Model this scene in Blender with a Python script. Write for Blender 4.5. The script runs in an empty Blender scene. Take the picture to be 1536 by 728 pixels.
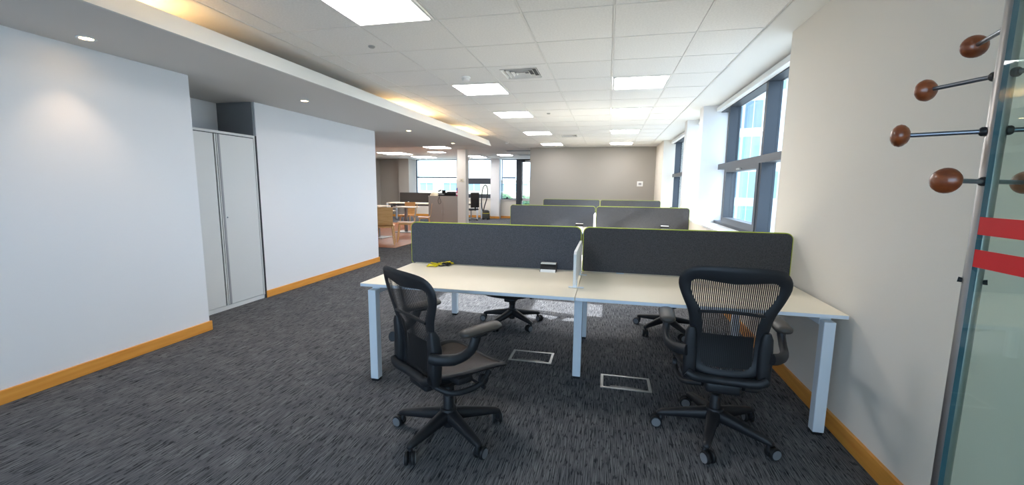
import bpy, bmesh, math, random
from mathutils import Vector, Matrix
random.seed(7)
SC = bpy.context.scene
COL = SC.collection
R = math.radians

# ------------------------------------------------------------------ camera, world, sun, exposure
cam_d = bpy.data.cameras.new('camera'); cam = bpy.data.objects.new('camera', cam_d); COL.objects.link(cam)
EYE = 1.425
def cam_axes(yaw, pit, rol):
    fw = Vector((math.sin(yaw)*math.cos(pit), math.cos(yaw)*math.cos(pit), math.sin(pit)))
    r = Vector((math.cos(yaw), -math.sin(yaw), 0)); u = r.cross(fw)
    c, s = math.cos(rol), math.sin(rol)
    return c*r + s*u, -s*r + c*u, fw
ax, ay, az = cam_axes(R(-12.717), R(-7.573), R(0.587))
cam.matrix_world = Matrix(((ax.x, ay.x, -az.x, 0), (ax.y, ay.y, -az.y, 0), (ax.z, ay.z, -az.z, EYE), (0, 0, 0, 1)))
cam_d.sensor_width = 36; cam_d.sensor_fit = 'HORIZONTAL'; cam_d.lens = 628.6/1536*36
cam_d.clip_start = 0.02; cam_d.clip_end = 400
SC.camera = cam

W = bpy.data.worlds.new('world'); SC.world = W; W.use_nodes = True
wn = W.node_tree.nodes['Background']
wn.inputs[0].default_value = (0.50, 0.73, 1.0, 1); wn.inputs[1].default_value = 1.75

sun_d = bpy.data.lights.new('sun', 'SUN'); sun = bpy.data.objects.new('sun', sun_d); COL.objects.link(sun)
sun_d.energy = 5.5; sun_d.angle = R(0.6); sun_d.color = (0.94, 0.97, 1.0)
sun.rotation_euler = Vector((-1.5, 0.06, -1.0)).to_track_quat('-Z', 'Y').to_euler()
sun.location = (20, -3, 14)

def portal(loc, rot, sx, sy):
    d = bpy.data.lights.new('window_portal', 'AREA'); d.shape = 'RECTANGLE'; d.size = sx; d.size_y = sy
    d.cycles.is_portal = True
    o = bpy.data.objects.new('window_portal', d); o.location = loc; o.rotation_euler = rot; COL.objects.link(o)
portal((1.78, 5.41, 1.76), (0, R(90), 0), 1.72, 3.06)
portal((1.78, 9.4, 1.76), (0, R(90), 0), 1.72, 4.3)
portal((-6.2, 18.85, 1.75), (R(-90), 0, 0), 6.4, 1.9)
portal((-.85, -2.75, 1.575), (R(90), 0, 0), 3.9, 1.95)

SC.view_settings.view_transform = 'Standard'; SC.view_settings.look = 'None'
SC.view_settings.gamma = 1; SC.view_settings.use_curve_mapping = False
SC.view_settings.exposure = 1.9
try:
    SC.cycles.use_denoising = True; SC.cycles.max_bounces = 10; SC.cycles.diffuse_bounces = 6
    SC.cycles.transparent_max_bounces = 24; SC.cycles.sample_clamp_indirect = 6
except Exception: pass

# ------------------------------------------------------------------ materials
def lin(c):
    c = c/255
    return c/12.92 if c <= .04045 else ((c+.055)/1.055)**2.4
def rgb(r, g, b): return (lin(r), lin(g), lin(b), 1)
MATS = {}
def mat(name, col, rough=.5, metal=0, spec=.5, emis=None, es=0, noise=None, bump=None, coat=0):
    m = bpy.data.materials.new(name); m.use_nodes = True; MATS[name] = m
    nt = m.node_tree; b = nt.nodes['Principled BSDF']
    b.inputs['Base Color'].default_value = rgb(*col); b.inputs['Roughness'].default_value = rough
    b.inputs['Metallic'].default_value = metal; b.inputs['Specular IOR Level'].default_value = spec
    if coat: b.inputs['Coat Weight'].default_value = coat
    if emis: b.inputs['Emission Color'].default_value = rgb(*emis); b.inputs['Emission Strength'].default_value = es
    tc = None
    if noise or bump:
        tc = nt.nodes.new('ShaderNodeTexCoord')
    if noise:      # (scale xyz, detail, colour 1, colour 2, lo, hi)
        sc, det, c1, c2, lo, hi = noise
        mp = nt.nodes.new('ShaderNodeMapping'); mp.inputs['Scale'].default_value = sc
        nz = nt.nodes.new('ShaderNodeTexNoise'); nz.inputs['Scale'].default_value = 1; nz.inputs['Detail'].default_value = det
        rp = nt.nodes.new('ShaderNodeValToRGB'); rp.color_ramp.elements[0].position = lo; rp.color_ramp.elements[1].position = hi
        rp.color_ramp.elements[0].color = rgb(*c1); rp.color_ramp.elements[1].color = rgb(*c2)
        nt.links.new(tc.outputs['Object'], mp.inputs[0]); nt.links.new(mp.outputs[0], nz.inputs['Vector'])
        nt.links.new(nz.outputs['Fac'], rp.inputs[0]); nt.links.new(rp.outputs[0], b.inputs['Base Color'])
    if bump:       # (scale xyz, strength)
        mp = nt.nodes.new('ShaderNodeMapping'); mp.inputs['Scale'].default_value = bump[0]
        nz = nt.nodes.new('ShaderNodeTexNoise'); nz.inputs['Scale'].default_value = 1; nz.inputs['Detail'].default_value = 3
        bp = nt.nodes.new('ShaderNodeBump'); bp.inputs['Strength'].default_value = bump[1]; bp.inputs['Distance'].default_value = .01
        nt.links.new(tc.outputs['Object'], mp.inputs[0]); nt.links.new(mp.outputs[0], nz.inputs['Vector'])
        nt.links.new(nz.outputs['Fac'], bp.inputs['Height']); nt.links.new(bp.outputs[0], b.inputs['Normal'])
    return m
S3 = lambda s: (s, s, s)
mat('wall_paint', (224, 225, 227), .85, bump=(S3(160), .04))
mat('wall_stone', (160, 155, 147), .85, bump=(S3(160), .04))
mat('niche_shade', (128, 131, 136), .8)
mat('wall_beige', (226, 220, 210), .85, bump=(S3(160), .04))
mat('soffit_paint', (216, 213, 209), .9)
mat('lip_paint', (226, 226, 220), .8)
mat('plaster', (226, 226, 224), .85)
mat('tile', (231, 230, 228), .95, noise=(S3(70), 4, (226, 225, 223), (234, 233, 231), .35, .6), bump=(S3(240), .05))
mat('grid', (226, 225, 222), .55)
mat('oak', (222, 150, 62), .45, noise=((26, 2.2, 30), 5, (212, 138, 52), (230, 162, 74), .3, .7))
mat('oak_floor', (176, 104, 52), .35, noise=((40, 3, 10), 4, (152, 84, 38), (188, 116, 62), .3, .7))
mat('ply', (224, 176, 116), .4, noise=((5, 5, 30), 4, (214, 162, 100), (230, 186, 128), .3, .7))
mat('desk_white', (247, 236, 214), .38)
mat('desk_edge', (222, 230, 240), .4)
mat('metal_white', (224, 232, 240), .35)
mat('foot_black', (14, 14, 16), .6)
mat('lime', (170, 182, 40), .6)
mat('chair_black', (24, 25, 29), .55)
mat('chair_soft', (58, 54, 50), .55)
mat('arm_pad', (64, 59, 54), .5)
mat('rubber', (16, 16, 18), .6)
mat('wheel_grey', (120, 122, 126), .4)
mat('chrome', (190, 192, 196), .22, 1)
mat('steel_brushed', (168, 166, 164), .36, 1)
mat('rod', (128, 134, 142), .3, .9)
mat('knob_wood', (128, 62, 26), .32, noise=((22, 22, 60), 4, (104, 46, 18), (150, 78, 34), .3, .7), coat=.4)
mat('cupboard', (205, 207, 206), .45)
mat('cup_trim', (150, 151, 154), .45)
mat('cup_dark', (48, 50, 54), .5)
mat('win_dark', (50, 57, 66), .5)
mat('win_grey', (74, 78, 84), .45)
mat('frame_white', (228, 230, 230), .5)
mat('alu', (170, 172, 172), .38, .7)
mat('alu_dark', (96, 98, 100), .4, .5)
mat('black_plastic', (20, 20, 22), .45)
mat('white_plastic', (232, 232, 230), .4)
mat('cream_plastic', (222, 210, 180), .5)
mat('yellow', (214, 196, 24), .5)
mat('magenta', (186, 20, 92), .4)
mat('purple', (70, 52, 130), .6)
mat('brown_screen', (44, 40, 38), .9)
mat('far_cab', (158, 152, 144), .6)
mat('vac_grey', (70, 74, 70), .5)
mat('tape_red', (214, 10, 24), .45)
mat('ext_white', (228, 226, 220), .8)
mat('ext_cream', (200, 184, 160), .85)
mat('ext_teal', (150, 180, 176), .5)
mat('ext_blue', (122, 142, 152), .5)
mat('ext_green', (70, 96, 60), .9, noise=(S3(3), 5, (44, 66, 40), (92, 116, 80), .35, .65))
mat('ext_ground', (168, 166, 160), .9)
mat('panel_lit', (255, 255, 255), .5, emis=(255, 251, 250), es=6.4)
mat('down_lit', (255, 240, 215), .5, emis=(255, 214, 160), es=12)
mat('tube_lit', (255, 236, 200), .5, emis=(255, 206, 140), es=11)
mat('felt', (58, 62, 70), .95, noise=(S3(330), 3, (42, 46, 53), (90, 94, 102), .33, .67), bump=(S3(400), .25))
mat('felt_dark', (52, 52, 54), .95, noise=(S3(330), 3, (40, 40, 43), (84, 84, 86), .33, .67), bump=(S3(400), .25))

def carpet():
    m = bpy.data.materials.new('carpet'); m.use_nodes = True; nt = m.node_tree; N = nt.nodes; Lk = nt.links
    b = N['Principled BSDF']; b.inputs['Roughness'].default_value = .97; b.inputs['Specular IOR Level'].default_value = .15
    tc = N.new('ShaderNodeTexCoord')
    def nz(sc, det, off=0):
        mp = N.new('ShaderNodeMapping'); mp.inputs['Scale'].default_value = sc; mp.inputs['Location'].default_value = (off, off, 0)
        n = N.new('ShaderNodeTexNoise'); n.inputs['Scale'].default_value = 1; n.inputs['Detail'].default_value = det
        Lk.new(tc.outputs['Object'], mp.inputs[0]); Lk.new(mp.outputs[0], n.inputs['Vector']); return n
    def ramp(src, lo, hi, c1, c2):
        r = N.new('ShaderNodeValToRGB'); e = r.color_ramp.elements
        e[0].position = lo; e[1].position = hi; e[0].color = c1; e[1].color = c2; Lk.new(src, r.inputs[0]); return r
    thread = ramp(nz((270, 7, 1), 3).outputs['Fac'], .36, .62, rgb(52, 53, 56), rgb(120, 120, 122))
    dash = ramp(nz((85, 17, 1), 3, 5).outputs['Fac'], .37, .425, (.36, .36, .38, 1), (1, 1, 1, 1))
    blot = ramp(nz((5, 4, 1), 3, 9).outputs['Fac'], .3, .7, (.82, .82, .84, 1), (1.06, 1.05, 1.04, 1))
    m1 = N.new('ShaderNodeMixRGB'); m1.blend_type = 'MULTIPLY'; m1.inputs[0].default_value = 1
    m2 = N.new('ShaderNodeMixRGB'); m2.blend_type = 'MULTIPLY'; m2.inputs[0].default_value = 1
    Lk.new(thread.outputs[0], m1.inputs[1]); Lk.new(dash.outputs[0], m1.inputs[2])
    Lk.new(m1.outputs[0], m2.inputs[1]); Lk.new(blot.outputs[0], m2.inputs[2]); Lk.new(m2.outputs[0], b.inputs['Base Color'])
    bp = N.new('ShaderNodeBump'); bp.inputs['Strength'].default_value = .5; bp.inputs['Distance'].default_value = .004
    Lk.new(thread.outputs[0], bp.inputs['Height']); Lk.new(bp.outputs[0], b.inputs['Normal'])
    MATS['carpet'] = m
carpet()

def woven(name, col, period, openness):
    """stretched mesh fabric: opaque threads running up the sheet with clear slits between them (UV u in metres)"""
    m = bpy.data.materials.new(name); m.use_nodes = True; nt = m.node_tree; N = nt.nodes; Lk = nt.links
    b = N['Principled BSDF']; b.inputs['Base Color'].default_value = rgb(*col); b.inputs['Roughness'].default_value = .55
    uv = N.new('ShaderNodeUVMap'); sp = N.new('ShaderNodeSeparateXYZ'); Lk.new(uv.outputs[0], sp.inputs[0])
    def math_(op, a, v=None):
        n = N.new('ShaderNodeMath'); n.operation = op; Lk.new(a, n.inputs[0])
        if v is not None: n.inputs[1].default_value = v
        return n.outputs[0]
    u = math_('FRACT', math_('DIVIDE', sp.outputs[0], period)); gap = math_('LESS_THAN', u, openness)
    v = math_('FRACT', math_('DIVIDE', sp.outputs[1], period*.9)); gv = math_('LESS_THAN', v, 2.0)
    n = N.new('ShaderNodeMath'); n.operation = 'MULTIPLY'; Lk.new(gap, n.inputs[0]); Lk.new(gv, n.inputs[1])
    tr = N.new('ShaderNodeBsdfTransparent'); mx = N.new('ShaderNodeMixShader')
    Lk.new(n.outputs[0], mx.inputs[0]); Lk.new(b.outputs[0], mx.inputs[1]); Lk.new(tr.outputs[0], mx.inputs[2])
    Lk.new(mx.outputs[0], N['Material Output'].inputs[0]); MATS[name] = m
woven('mesh_back', (34, 33, 34), .0092, .52)
woven('mesh_seat', (62, 51, 44), .0040, .10)

def glass(name, tint, refl=1.0, ior=1.5):
    m = bpy.data.materials.new(name); m.use_nodes = True; nt = m.node_tree; N = nt.nodes; Lk = nt.links
    N.remove(N['Principled BSDF'])
    t = N.new('ShaderNodeBsdfTransparent'); t.inputs[0].default_value = (*tint, 1)
    g = N.new('ShaderNodeBsdfGlossy'); g.inputs['Roughness'].default_value = .01; g.inputs[0].default_value = (refl, refl, refl, 1)
    ge = N.new('ShaderNodeNewGeometry'); dt = N.new('ShaderNodeVectorMath'); dt.operation = 'DOT_PRODUCT'
    Lk.new(ge.outputs['Normal'], dt.inputs[0]); Lk.new(ge.outputs['Incoming'], dt.inputs[1])
    def mth(op, src, v=None, rev=False):
        n = N.new('ShaderNodeMath'); n.operation = op; Lk.new(src, n.inputs[1 if rev else 0])
        if v is not None: n.inputs[0 if rev else 1].default_value = v
        return n.outputs[0]
    k = mth('POWER', mth('SUBTRACT', mth('ABSOLUTE', dt.outputs['Value']), 1.0, True), 5.0)
    k = mth('ADD', mth('MULTIPLY', k, .96), .04)      # Schlick reflectance, the same from both sides of the sheet
    f = N.new('ShaderNodeMath'); f.operation = 'MINIMUM'; Lk.new(k, f.inputs[0]); f.inputs[1].default_value = 1.0
    mx = N.new('ShaderNodeMixShader'); Lk.new(f.outputs[0], mx.inputs[0]); Lk.new(t.outputs[0], mx.inputs[1]); Lk.new(g.outputs[0], mx.inputs[2])
    Lk.new(mx.outputs[0], N['Material Output'].inputs[0]); MATS[name] = m
glass('glass_window', (.96, .97, .97), .6)
glass('glass_door', (.82, .92, .89), 1.0)
mat('glass_edge', (58, 92, 104), .2)

# ------------------------------------------------------------------ mesh helpers
class MB:
    def __init__(s): s.v = []; s.f = []; s.m = []; s.uv = None
    def add(s, vs, fs, mi=0):
        o = len(s.v); s.v += [tuple(p) for p in vs]; s.f += [tuple(i+o for i in q) for q in fs]; s.m += [mi]*len(fs); return s
    def box(s, x0, x1, y0, y1, z0, z1, mi=0):
        v = [(x, y, z) for z in (z0, z1) for y in (y0, y1) for x in (x0, x1)]
        return s.add(v, [(0, 2, 3, 1), (4, 5, 7, 6), (0, 1, 5, 4), (2, 6, 7, 3), (0, 4, 6, 2), (1, 3, 7, 5)], mi)
    def bbox(s, x0, x1, y0, y1, z0, z1, b=.004, seg=2, mi=0):
        bm = bmesh.new(); bmesh.ops.create_cube(bm, size=1)
        for v in bm.verts: v.co = Vector(((x0+x1)/2+v.co.x*(x1-x0), (y0+y1)/2+v.co.y*(y1-y0), (z0+z1)/2+v.co.z*(z1-z0)))
        bmesh.ops.bevel(bm, geom=bm.edges[:], offset=b, segments=seg, affect='EDGES', profile=.5)
        bm.verts.index_update()
        s.add([v.co.copy() for v in bm.verts], [[v.index for v in f.verts] for f in bm.faces], mi); bm.free(); return s
    def loft(s, rings, closed=False, cap=True, mi=0):
        n = len(rings[0]); vs = [p for r in rings for p in r]; fs = []
        k = len(rings)
        for i in range(k if closed else k-1):
            a = i*n; b = ((i+1) % k)*n
            for j in range(n): fs.append((a+j, a+(j+1) % n, b+(j+1) % n, b+j))
        if cap and not closed: fs += [tuple(range(n))[::-1], tuple(range((k-1)*n, k*n))]
        return s.add(vs, fs, mi)
    def tube(s, pts, r, n=10, closed=False, mi=0, flat=1.0):
        P = [Vector(p) for p in pts]; k = len(P); rs = r if isinstance(r, (list, tuple)) else [r]*k
        rings = []; prev = None
        for i in range(k):
            if closed: t = (P[(i+1) % k]-P[i-1])
            else: t = P[min(i+1, k-1)]-P[max(i-1, 0)]
            t.normalize()
            if prev is None:
                up = Vector((0, 0, 1)) if abs(t.z) < .9 else Vector((1, 0, 0))
                u = t.cross(up).normalized()
            else: u = (prev-t*prev.dot(t)).normalized()
            prev = u; w = u.cross(t)
            rings.append([P[i]+rs[i]*(math.cos(2*math.pi*j/n)*u+math.sin(2*math.pi*j/n)*flat*w) for j in range(n)])
        return s.loft(rings, closed, True, mi)
    def lathe(s, prof, n=20, c=(0, 0, 0), axis=(0, 0, 1), mi=0):
        q = Vector((0, 0, 1)).rotation_difference(Vector(axis)); c = Vector(c)
        rings = [[c+q @ Vector((r*math.cos(2*math.pi*j/n), r*math.sin(2*math.pi*j/n), z)) for j in range(n)] for r, z in prof]
        return s.loft(rings, False, True, mi)
    def prism(s, poly, f0, f1, mi=0):
        return s.loft([[f0(*p) for p in poly], [f1(*p) for p in poly]], False, True, mi)
    def sheet(s, fn, nu, nv, mi=0):
        vs = [fn(i/nu, j/nv) for j in range(nv+1) for i in range(nu+1)]
        return s.add(vs, [(j*(nu+1)+i, j*(nu+1)+i+1, (j+1)*(nu+1)+i+1, (j+1)*(nu+1)+i) for j in range(nv) for i in range(nu)], mi)
    def mesh(s, name, mats, smooth=None):
        me = bpy.data.meshes.new(name); me.from_pydata(s.v, [], s.f)
        for k in (mats if isinstance(mats, (list, tuple)) else [mats]): me.materials.append(MATS[k])
        me.polygons.foreach_set('material_index', s.m)
        bm = bmesh.new(); bm.from_mesh(me); bmesh.ops.recalc_face_normals(bm, faces=bm.faces[:]); bm.to_mesh(me); bm.free()
        if smooth:
            me.polygons.foreach_set('use_smooth', [True]*len(me.polygons)); me.set_sharp_from_angle(angle=R(smooth))
        me.update(); return me
    def build(s, name, mats, parent=None, smooth=None, loc=(0, 0, 0), rot=(0, 0, 0)):
        return link(name, s.mesh(name, mats, smooth), parent, loc, rot)
def link(name, me, parent=None, loc=(0, 0, 0), rot=(0, 0, 0)):
    o = bpy.data.objects.new(name, me); COL.objects.link(o); o.parent = parent; o.location = loc; o.rotation_euler = rot; return o
def tag(o, label, cat=None, group=None, kind=None):
    o['label'] = label
    if cat: o['category'] = cat
    if group: o['group'] = group
    if kind: o['kind'] = kind
    return o
def thing(name, label, cat, loc=(0, 0, 0), rz=0, group=None):
    o = link(name, None, None, loc, (0, 0, rz)); o.empty_display_size = .1
    return tag(o, label, cat, group)
def struct(name, mb, mats, label, parent=None):
    o = mb.build(name, mats, parent); return tag(o, label, None, None, 'structure')
def kids(o): return [c for c in bpy.data.objects if c.parent == o]
def copy_tree(o, parent=None):
    c = o.copy(); COL.objects.link(c); c.parent = parent
    for ch in list(o.children): copy_tree(ch, c)
    return c
def cat_rom(pts, per=6, closed=False):
    out = []; n = len(pts); P = [Vector(p) for p in pts]
    for i in range(n if closed else n-1):
        g = (lambda k: P[k % n]) if closed else (lambda k: P[max(0, min(n-1, k))])
        a, b, c, d = g(i-1), g(i), g(i+1), g(i+2)
        for j in range(per):
            t = j/per
            out.append(.5*((2*b)+(c-a)*t+(2*a-5*b+4*c-d)*t*t+(3*b-a-3*c+d)*t**3))
    if not closed: out.append(P[-1])
    return out

# ------------------------------------------------------------------ room shell
CZ, SZ = 2.65, 2.40          # tiled ceiling, plaster soffit
XR = 1.364                   # right wall face
fl = MB().box(-11.2, 2.0, -2.9, 19.0, -.12, 0)
struct('floor', fl, 'carpet', 'dark grey streaky loop carpet floor')
wf = MB().box(-10.9, -4.72, 8.72, 14.8, 0, .006)
struct('floor_wood', wf, 'oak_floor', 'reddish brown wooden floor area under the canteen tables')

# left side: near wall, niche, second wall
wl = MB().box(-5.2, -3.76, -2.9, 3.22, 0, CZ)
struct('wall_left_near', wl, 'wall_paint', 'white plaster wall with a warm glow from the ceiling spotlight')
wb = MB().box(-5.2, -4.70, 3.22, 4.375, 0, CZ)
struct('wall_left_niche', wb, 'wall_paint', 'white back wall of the recess above the storage cupboard')
w2 = MB().box(-11.2, -4.17, 4.375, 7.06, 0, CZ)
struct('wall_left_far', w2, 'wall_paint', 'white plaster wall between the storage cupboard and the canteen')
struct('trim_4', MB().box(-4.70, -4.19, 4.355, 4.376, 2.0, SZ), 'niche_shade', 'wall return over the cupboard, its shade painted dark grey')  # thin sheet added over the return, recess shade painted into its grey
struct('baseboard_left_near', MB().bbox(-3.762, -3.742, -2.9, 3.235, 0, .092, .003), 'oak', 'orange oak skirting board along the white wall before the cupboard')
struct('baseboard_left_far', MB().bbox(-4.172, -4.152, 4.36, 7.075, 0, .088, .003), 'oak', 'orange oak skirting board along the white wall past the cupboard')

# right side
wr = MB().box(XR, 1.86, -2.9, 3.87, 0, CZ+.1)
struct('wall_right', wr, 'wall_beige', 'plain off-white wall beside the desk end and coat pegs')
ws = MB().box(XR, 1.86, 3.87, 13.4, 0, .88)
struct('wall_right_under_windows', ws, 'wall_beige', 'low off-white wall under the side windows')
struct('trim_1', MB().bbox(XR-.012, 1.72, 3.872, 6.95, .88, .91, .004).bbox(XR-.012, 1.72, 7.2, 8.27, .88, .91, .004).bbox(XR-.012, 1.72, 8.52, 11.57, .88, .91, .004), 'frame_white', 'deep white window sill along the side windows')
for i, (y0, y1) in enumerate(((6.95, 7.2), (8.27, 8.52))):
    struct('wall_right_column_%d' % (i+1), MB().box(XR-.012, 1.86, y0, y1, .88, CZ+.1), 'wall_paint', ('white pier between the casement window and the narrow window', 'white pier between the narrow window and the far side window')[i])
struct('wall_right_far', MB().box(XR-.012, 1.86, 11.57, 13.4, .88, CZ+.1), 'wall_beige', 'off-white wall return in the corner past the side windows')
struct('wall_right_lintel', MB().box(1.58, 1.86, 3.87, 11.57, 2.62, CZ+.1), 'wall_paint', 'white strip of wall over the side windows')
struct('baseboard_right', MB().bbox(XR-.02, XR+.002, -2.9, 13.25, 0, .10, .003), 'oak', 'oak skirting board along the side wall under the desk ends')
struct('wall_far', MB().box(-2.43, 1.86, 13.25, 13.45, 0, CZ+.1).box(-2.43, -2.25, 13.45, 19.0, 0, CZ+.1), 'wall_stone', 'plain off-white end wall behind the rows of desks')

# far glazed end of the building
FY = 18.6
fw_ = MB().box(-11.2, -8.92, FY, 19.0, 0, CZ+.1).box(-8.92, -4.73, FY, 19.0, 0, .90).box(-4.73, -4.02, FY, 19.0, 0, .86).box(-3.1, -2.25, FY, 19.0, 0, CZ+.1)
fw_.box(-6.86, -6.40, FY, 19.0, .9, CZ+.1)
struct('wall_far_windows', fw_, 'wall_beige', 'off-white wall under and between the far windows')
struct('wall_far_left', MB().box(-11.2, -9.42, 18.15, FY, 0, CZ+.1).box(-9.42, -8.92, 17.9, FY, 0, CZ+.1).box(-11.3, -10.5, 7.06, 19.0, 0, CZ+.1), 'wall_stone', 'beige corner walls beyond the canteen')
struct('wall_far_column', MB().box(-5.13, -4.73, 18.25, FY, 0, CZ+.1), 'wall_paint', 'grey-white pier between the two far windows')
struct('baseboard_far', MB().box(-10.5, -4.02, FY-.02, FY, 0, .10).box(-5.15, -4.71, 18.23, 18.26, 0, .10).box(-10.5, -8.9, 17.88, 17.9, 0, .1), 'oak', 'oak skirting board along the far window wall')
struct('wall_column', MB().box(-4.95, -4.66, 13.5, 13.8, 0, CZ+.1), 'wall_beige', 'square white column beside the grey storage cabinet')
struct('wall_back', MB().box(-5.2, -2.8, -2.9, -2.6, 0, CZ+.1).box(1.1, 1.86, -2.9, -2.6, 0, CZ+.1).box(-2.8, 1.1, -2.9, -2.6, 0, .6).box(-2.8, 1.1, -2.9, -2.6, 2.55, CZ+.1), 'wall_paint', 'white wall with a wide window opening')

# ------------------------------------------------------------------ ceiling
XL = [-2.585, -1.94, -1.295, -.65, -.005, .64]   # grid lines running away from the camera
TX0, TX1 = -2.78, 1.13
YP = .632
YL = [5.0+YP*k for k in range(-12, 14)]          # cross grid lines
YE = 13.25
ce = MB().box(-11.3, 1.9, -2.9, 19.0, CZ+.03, CZ+.2)
ceil = struct('ceiling', ce, 'plaster', 'suspended ceiling of pale square tiles with a plaster margin')
MB().box(TX1, 1.62, -2.9, YE, CZ, CZ+.03).box(-3.6, TX0, -2.9, YE, CZ, CZ+.03).box(TX0, TX1, -2.9, YL[0], CZ, CZ+.03).box(-11.2, -3.6, 10.0, YE, CZ, CZ+.03).box(-11.2, -2.25, YE, 19, CZ, CZ+.03).build('plaster_margin', 'plaster', ceil)
LIGHTS = set(); 
for k in (12, 15, 19, 23): LIGHTS |= {(5, k), (2, k)}
LIGHTS |= {(2, 8)}
VENTS = {(3, 11), (3, 20)}
xs = [TX0]+XL+[TX1]     # cell i: xs[i]..xs[i+1]
CELL = {}
for i in range(len(xs)-1):
    for k in range(len(YL)-1):
        CELL[(i, k)] = (xs[i], xs[i+1], YL[k], YL[k+1])
cache = {}
for (i, k), (x0, x1, y0, y1) in CELL.items():
    if (i, k) in LIGHTS or (i, k) in VENTS: continue
    w, d = round(x1-x0-.0155, 4), round(y1-y0-.0155, 4)
    if (w, d) not in cache: cache[(w, d)] = MB().bbox(-w/2, w/2, -d/2, d/2, 0, .02, .003, 1).mesh('ceiling_tile', 'tile')
    link('ceiling_tile', cache[(w, d)], ceil, ((x0+x1)/2, (y0+y1)/2, CZ+.003))
rx = MB().box(-.0065, .0065, YL[0], YL[-1], 0, .016).mesh('grid_runner', 'grid')
for x in [TX0]+XL+[TX1]: link('grid_runner', rx, ceil, (x, 0, CZ))
ry = MB().box(TX0, TX1, -.0065, .0065, 0, .016).mesh('grid_cross_runner', 'grid')
for y in YL: link('grid_cross_runner', ry, ceil, (0, y, CZ+.0005))

# plaster soffit with an up-stand (cove) along its room edge
so = MB().box(-3.76, -2.83, -2.9, 3.22, SZ, SZ+.05).box(-4.72, -2.83, 3.22, 4.375, SZ, SZ+.05).box(-4.18, -2.83, 4.375, 7.06, SZ, SZ+.05).box(-10.6, -2.83, 7.06, 10.0, SZ, SZ+.05)
so.box(-10.6, -3.55, 9.9, 10.0, SZ+.05, CZ).box(-3.6, -3.45, -2.9, 10.0, SZ+.05, CZ)
struct('ceiling_soffit', so, 'soffit_paint', 'lower plaster soffit with recessed spotlights along the left walls')
lip = MB().prism([(-2.83, SZ), (-2.805, SZ), (-2.86, SZ+.135), (-2.885, SZ+.135), (-2.885, SZ+.12)], lambda x, z: (x, -2.9, z), lambda x, z: (x, 10.02, z))
struct('trim_2', lip, 'lip_paint', 'long white cove edge along the dropped soffit')

# ------------------------------------------------------------------ lamps in the ceiling
def panel_light(i, k, label, group):
    x0, x1, y0, y1 = CELL[(i, k)]
    t = thing('ceiling_light', label, 'light', ((x0+x1)/2, (y0+y1)/2, CZ-.002), 0, group)
    w, d = (x1-x0)/2-.012, (y1-y0)/2-.012
    MB().box(-w, w, -d, -d+.022, -.004, .02).box(-w, w, d-.022, d, -.004, .02).box(-w, -w+.022, -d+.022, d-.022, -.004, .02).box(w-.022, w, -d+.022, d-.022, -.004, .02).build('frame', 'grid', t)
    MB().box(-w+.02, w-.02, -d+.02, d-.02, .004, .012).build('diffuser', 'panel_lit', t)
rown = {12: 'beside the smoke detector row', 15: 'second', 19: 'third', 23: 'last'}
for k, s in ((12, 'first light panel in the ceiling row nearer the side windows'), (15, 'second light panel in the ceiling row nearer the side windows'), (19, 'third light panel in the ceiling row nearer the side windows'), (23, 'light panel by the end wall in the row nearer the side windows')):
    panel_light(5, k, s, 'square ceiling light panels')
for k, s in ((8, 'square light panel in the row nearer the cove, before the smoke detector'), (12, 'square light panel right behind the smoke detector'), (15, 'second light panel past the smoke detector in the row nearer the cove'), (19, 'third light panel past the smoke detector in the row nearer the cove'), (23, 'light panel by the end wall in the row nearer the cove')):
    panel_light(2, k, s, 'square ceiling light panels')
for (x, y, w, d, s) in ((-5.35, 12.75, .7, .6, 'light panel in the ceiling over the grey storage cabinet'), (-8.0, 14.95, .95, 1.0, 'light panel over the canteen tables near the beige corner'), (-7.7, 16.9, .8, .8, 'light panel in front of the wide far window'), (-5.35, 16.9, .55, 1.0, 'light panel in front of the far window behind the column'), (-6.1, 14.5, .5, .5, 'light panel in the ceiling between canteen and column'), (-3.95, 16.1, .5, .5, 'light panel in front of the far glass door')):
    t = thing('ceiling_light', s, 'light', (x, y, CZ-.012), 0, 'ceiling lights at the far end')
    MB().box(-w/2-.02, w/2+.02, -d/2-.02, d/2+.02, .004, .012).build('frame', 'grid', t); MB().box(-w/2, w/2, -d/2, d/2, -.002, .003).build('diffuser', 'panel_lit', t)
for y, s in ((2.29, 'round recessed spotlight shining on the wall before the cupboard'), (4.41, 'round recessed spotlight beside the cupboard recess'), (7.06, 'round recessed spotlight at the end of the white wall'), (9.26, 'round recessed spotlight in the soffit over the canteen entrance')):
    t = thing('recessed_spotlight', s, 'spotlight', (-3.5, y, SZ), 0, 'recessed soffit spotlights')
    MB().lathe([(.038, -.001), (.055, -.001), (.055, -.006), (.050, -.008), (.038, -.006), (.036, .0)], 24).build('trim_ring', 'white_plastic', t, 40)
    MB().lathe([(.0, -.0015), (.037, -.0015), (.037, -.003), (0, -.003)], 20).build('bulb', 'down_lit', t)
    d = bpy.data.lights.new('spotlight_beam', 'SPOT'); d.energy = 4.5; d.color = (1, .72, .48); d.spot_size = R(84); d.spot_blend = .8; d.shadow_soft_size = .03
    o = bpy.data.objects.new('spotlight_beam', d); COL.objects.link(o); o.parent = t; o.location = (0, 0, -.02)
for y0, y1, s in ((1.2, 2.55, 'warm cove tube light above the soffit before the cupboard'), (5.75, 7.1, 'warm cove tube light glowing at the middle of the soffit'), (8.35, 9.75, 'warm cove tube light at the far end of the soffit')):
    t = thing('cove_tube_light', s, 'light', (-3.12, (y0+y1)/2, SZ+.05), 0, 'cove tube lights'); h = (y1-y0)/2
    MB().bbox(-.03, .03, -h, h, 0, .03, .004).build('batten', 'white_plastic', t)
    MB().tube([(0, -h+.03, .047), (0, h-.03, .047)], .013, 10).build('tube', 'tube_lit', t, 40)

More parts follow.
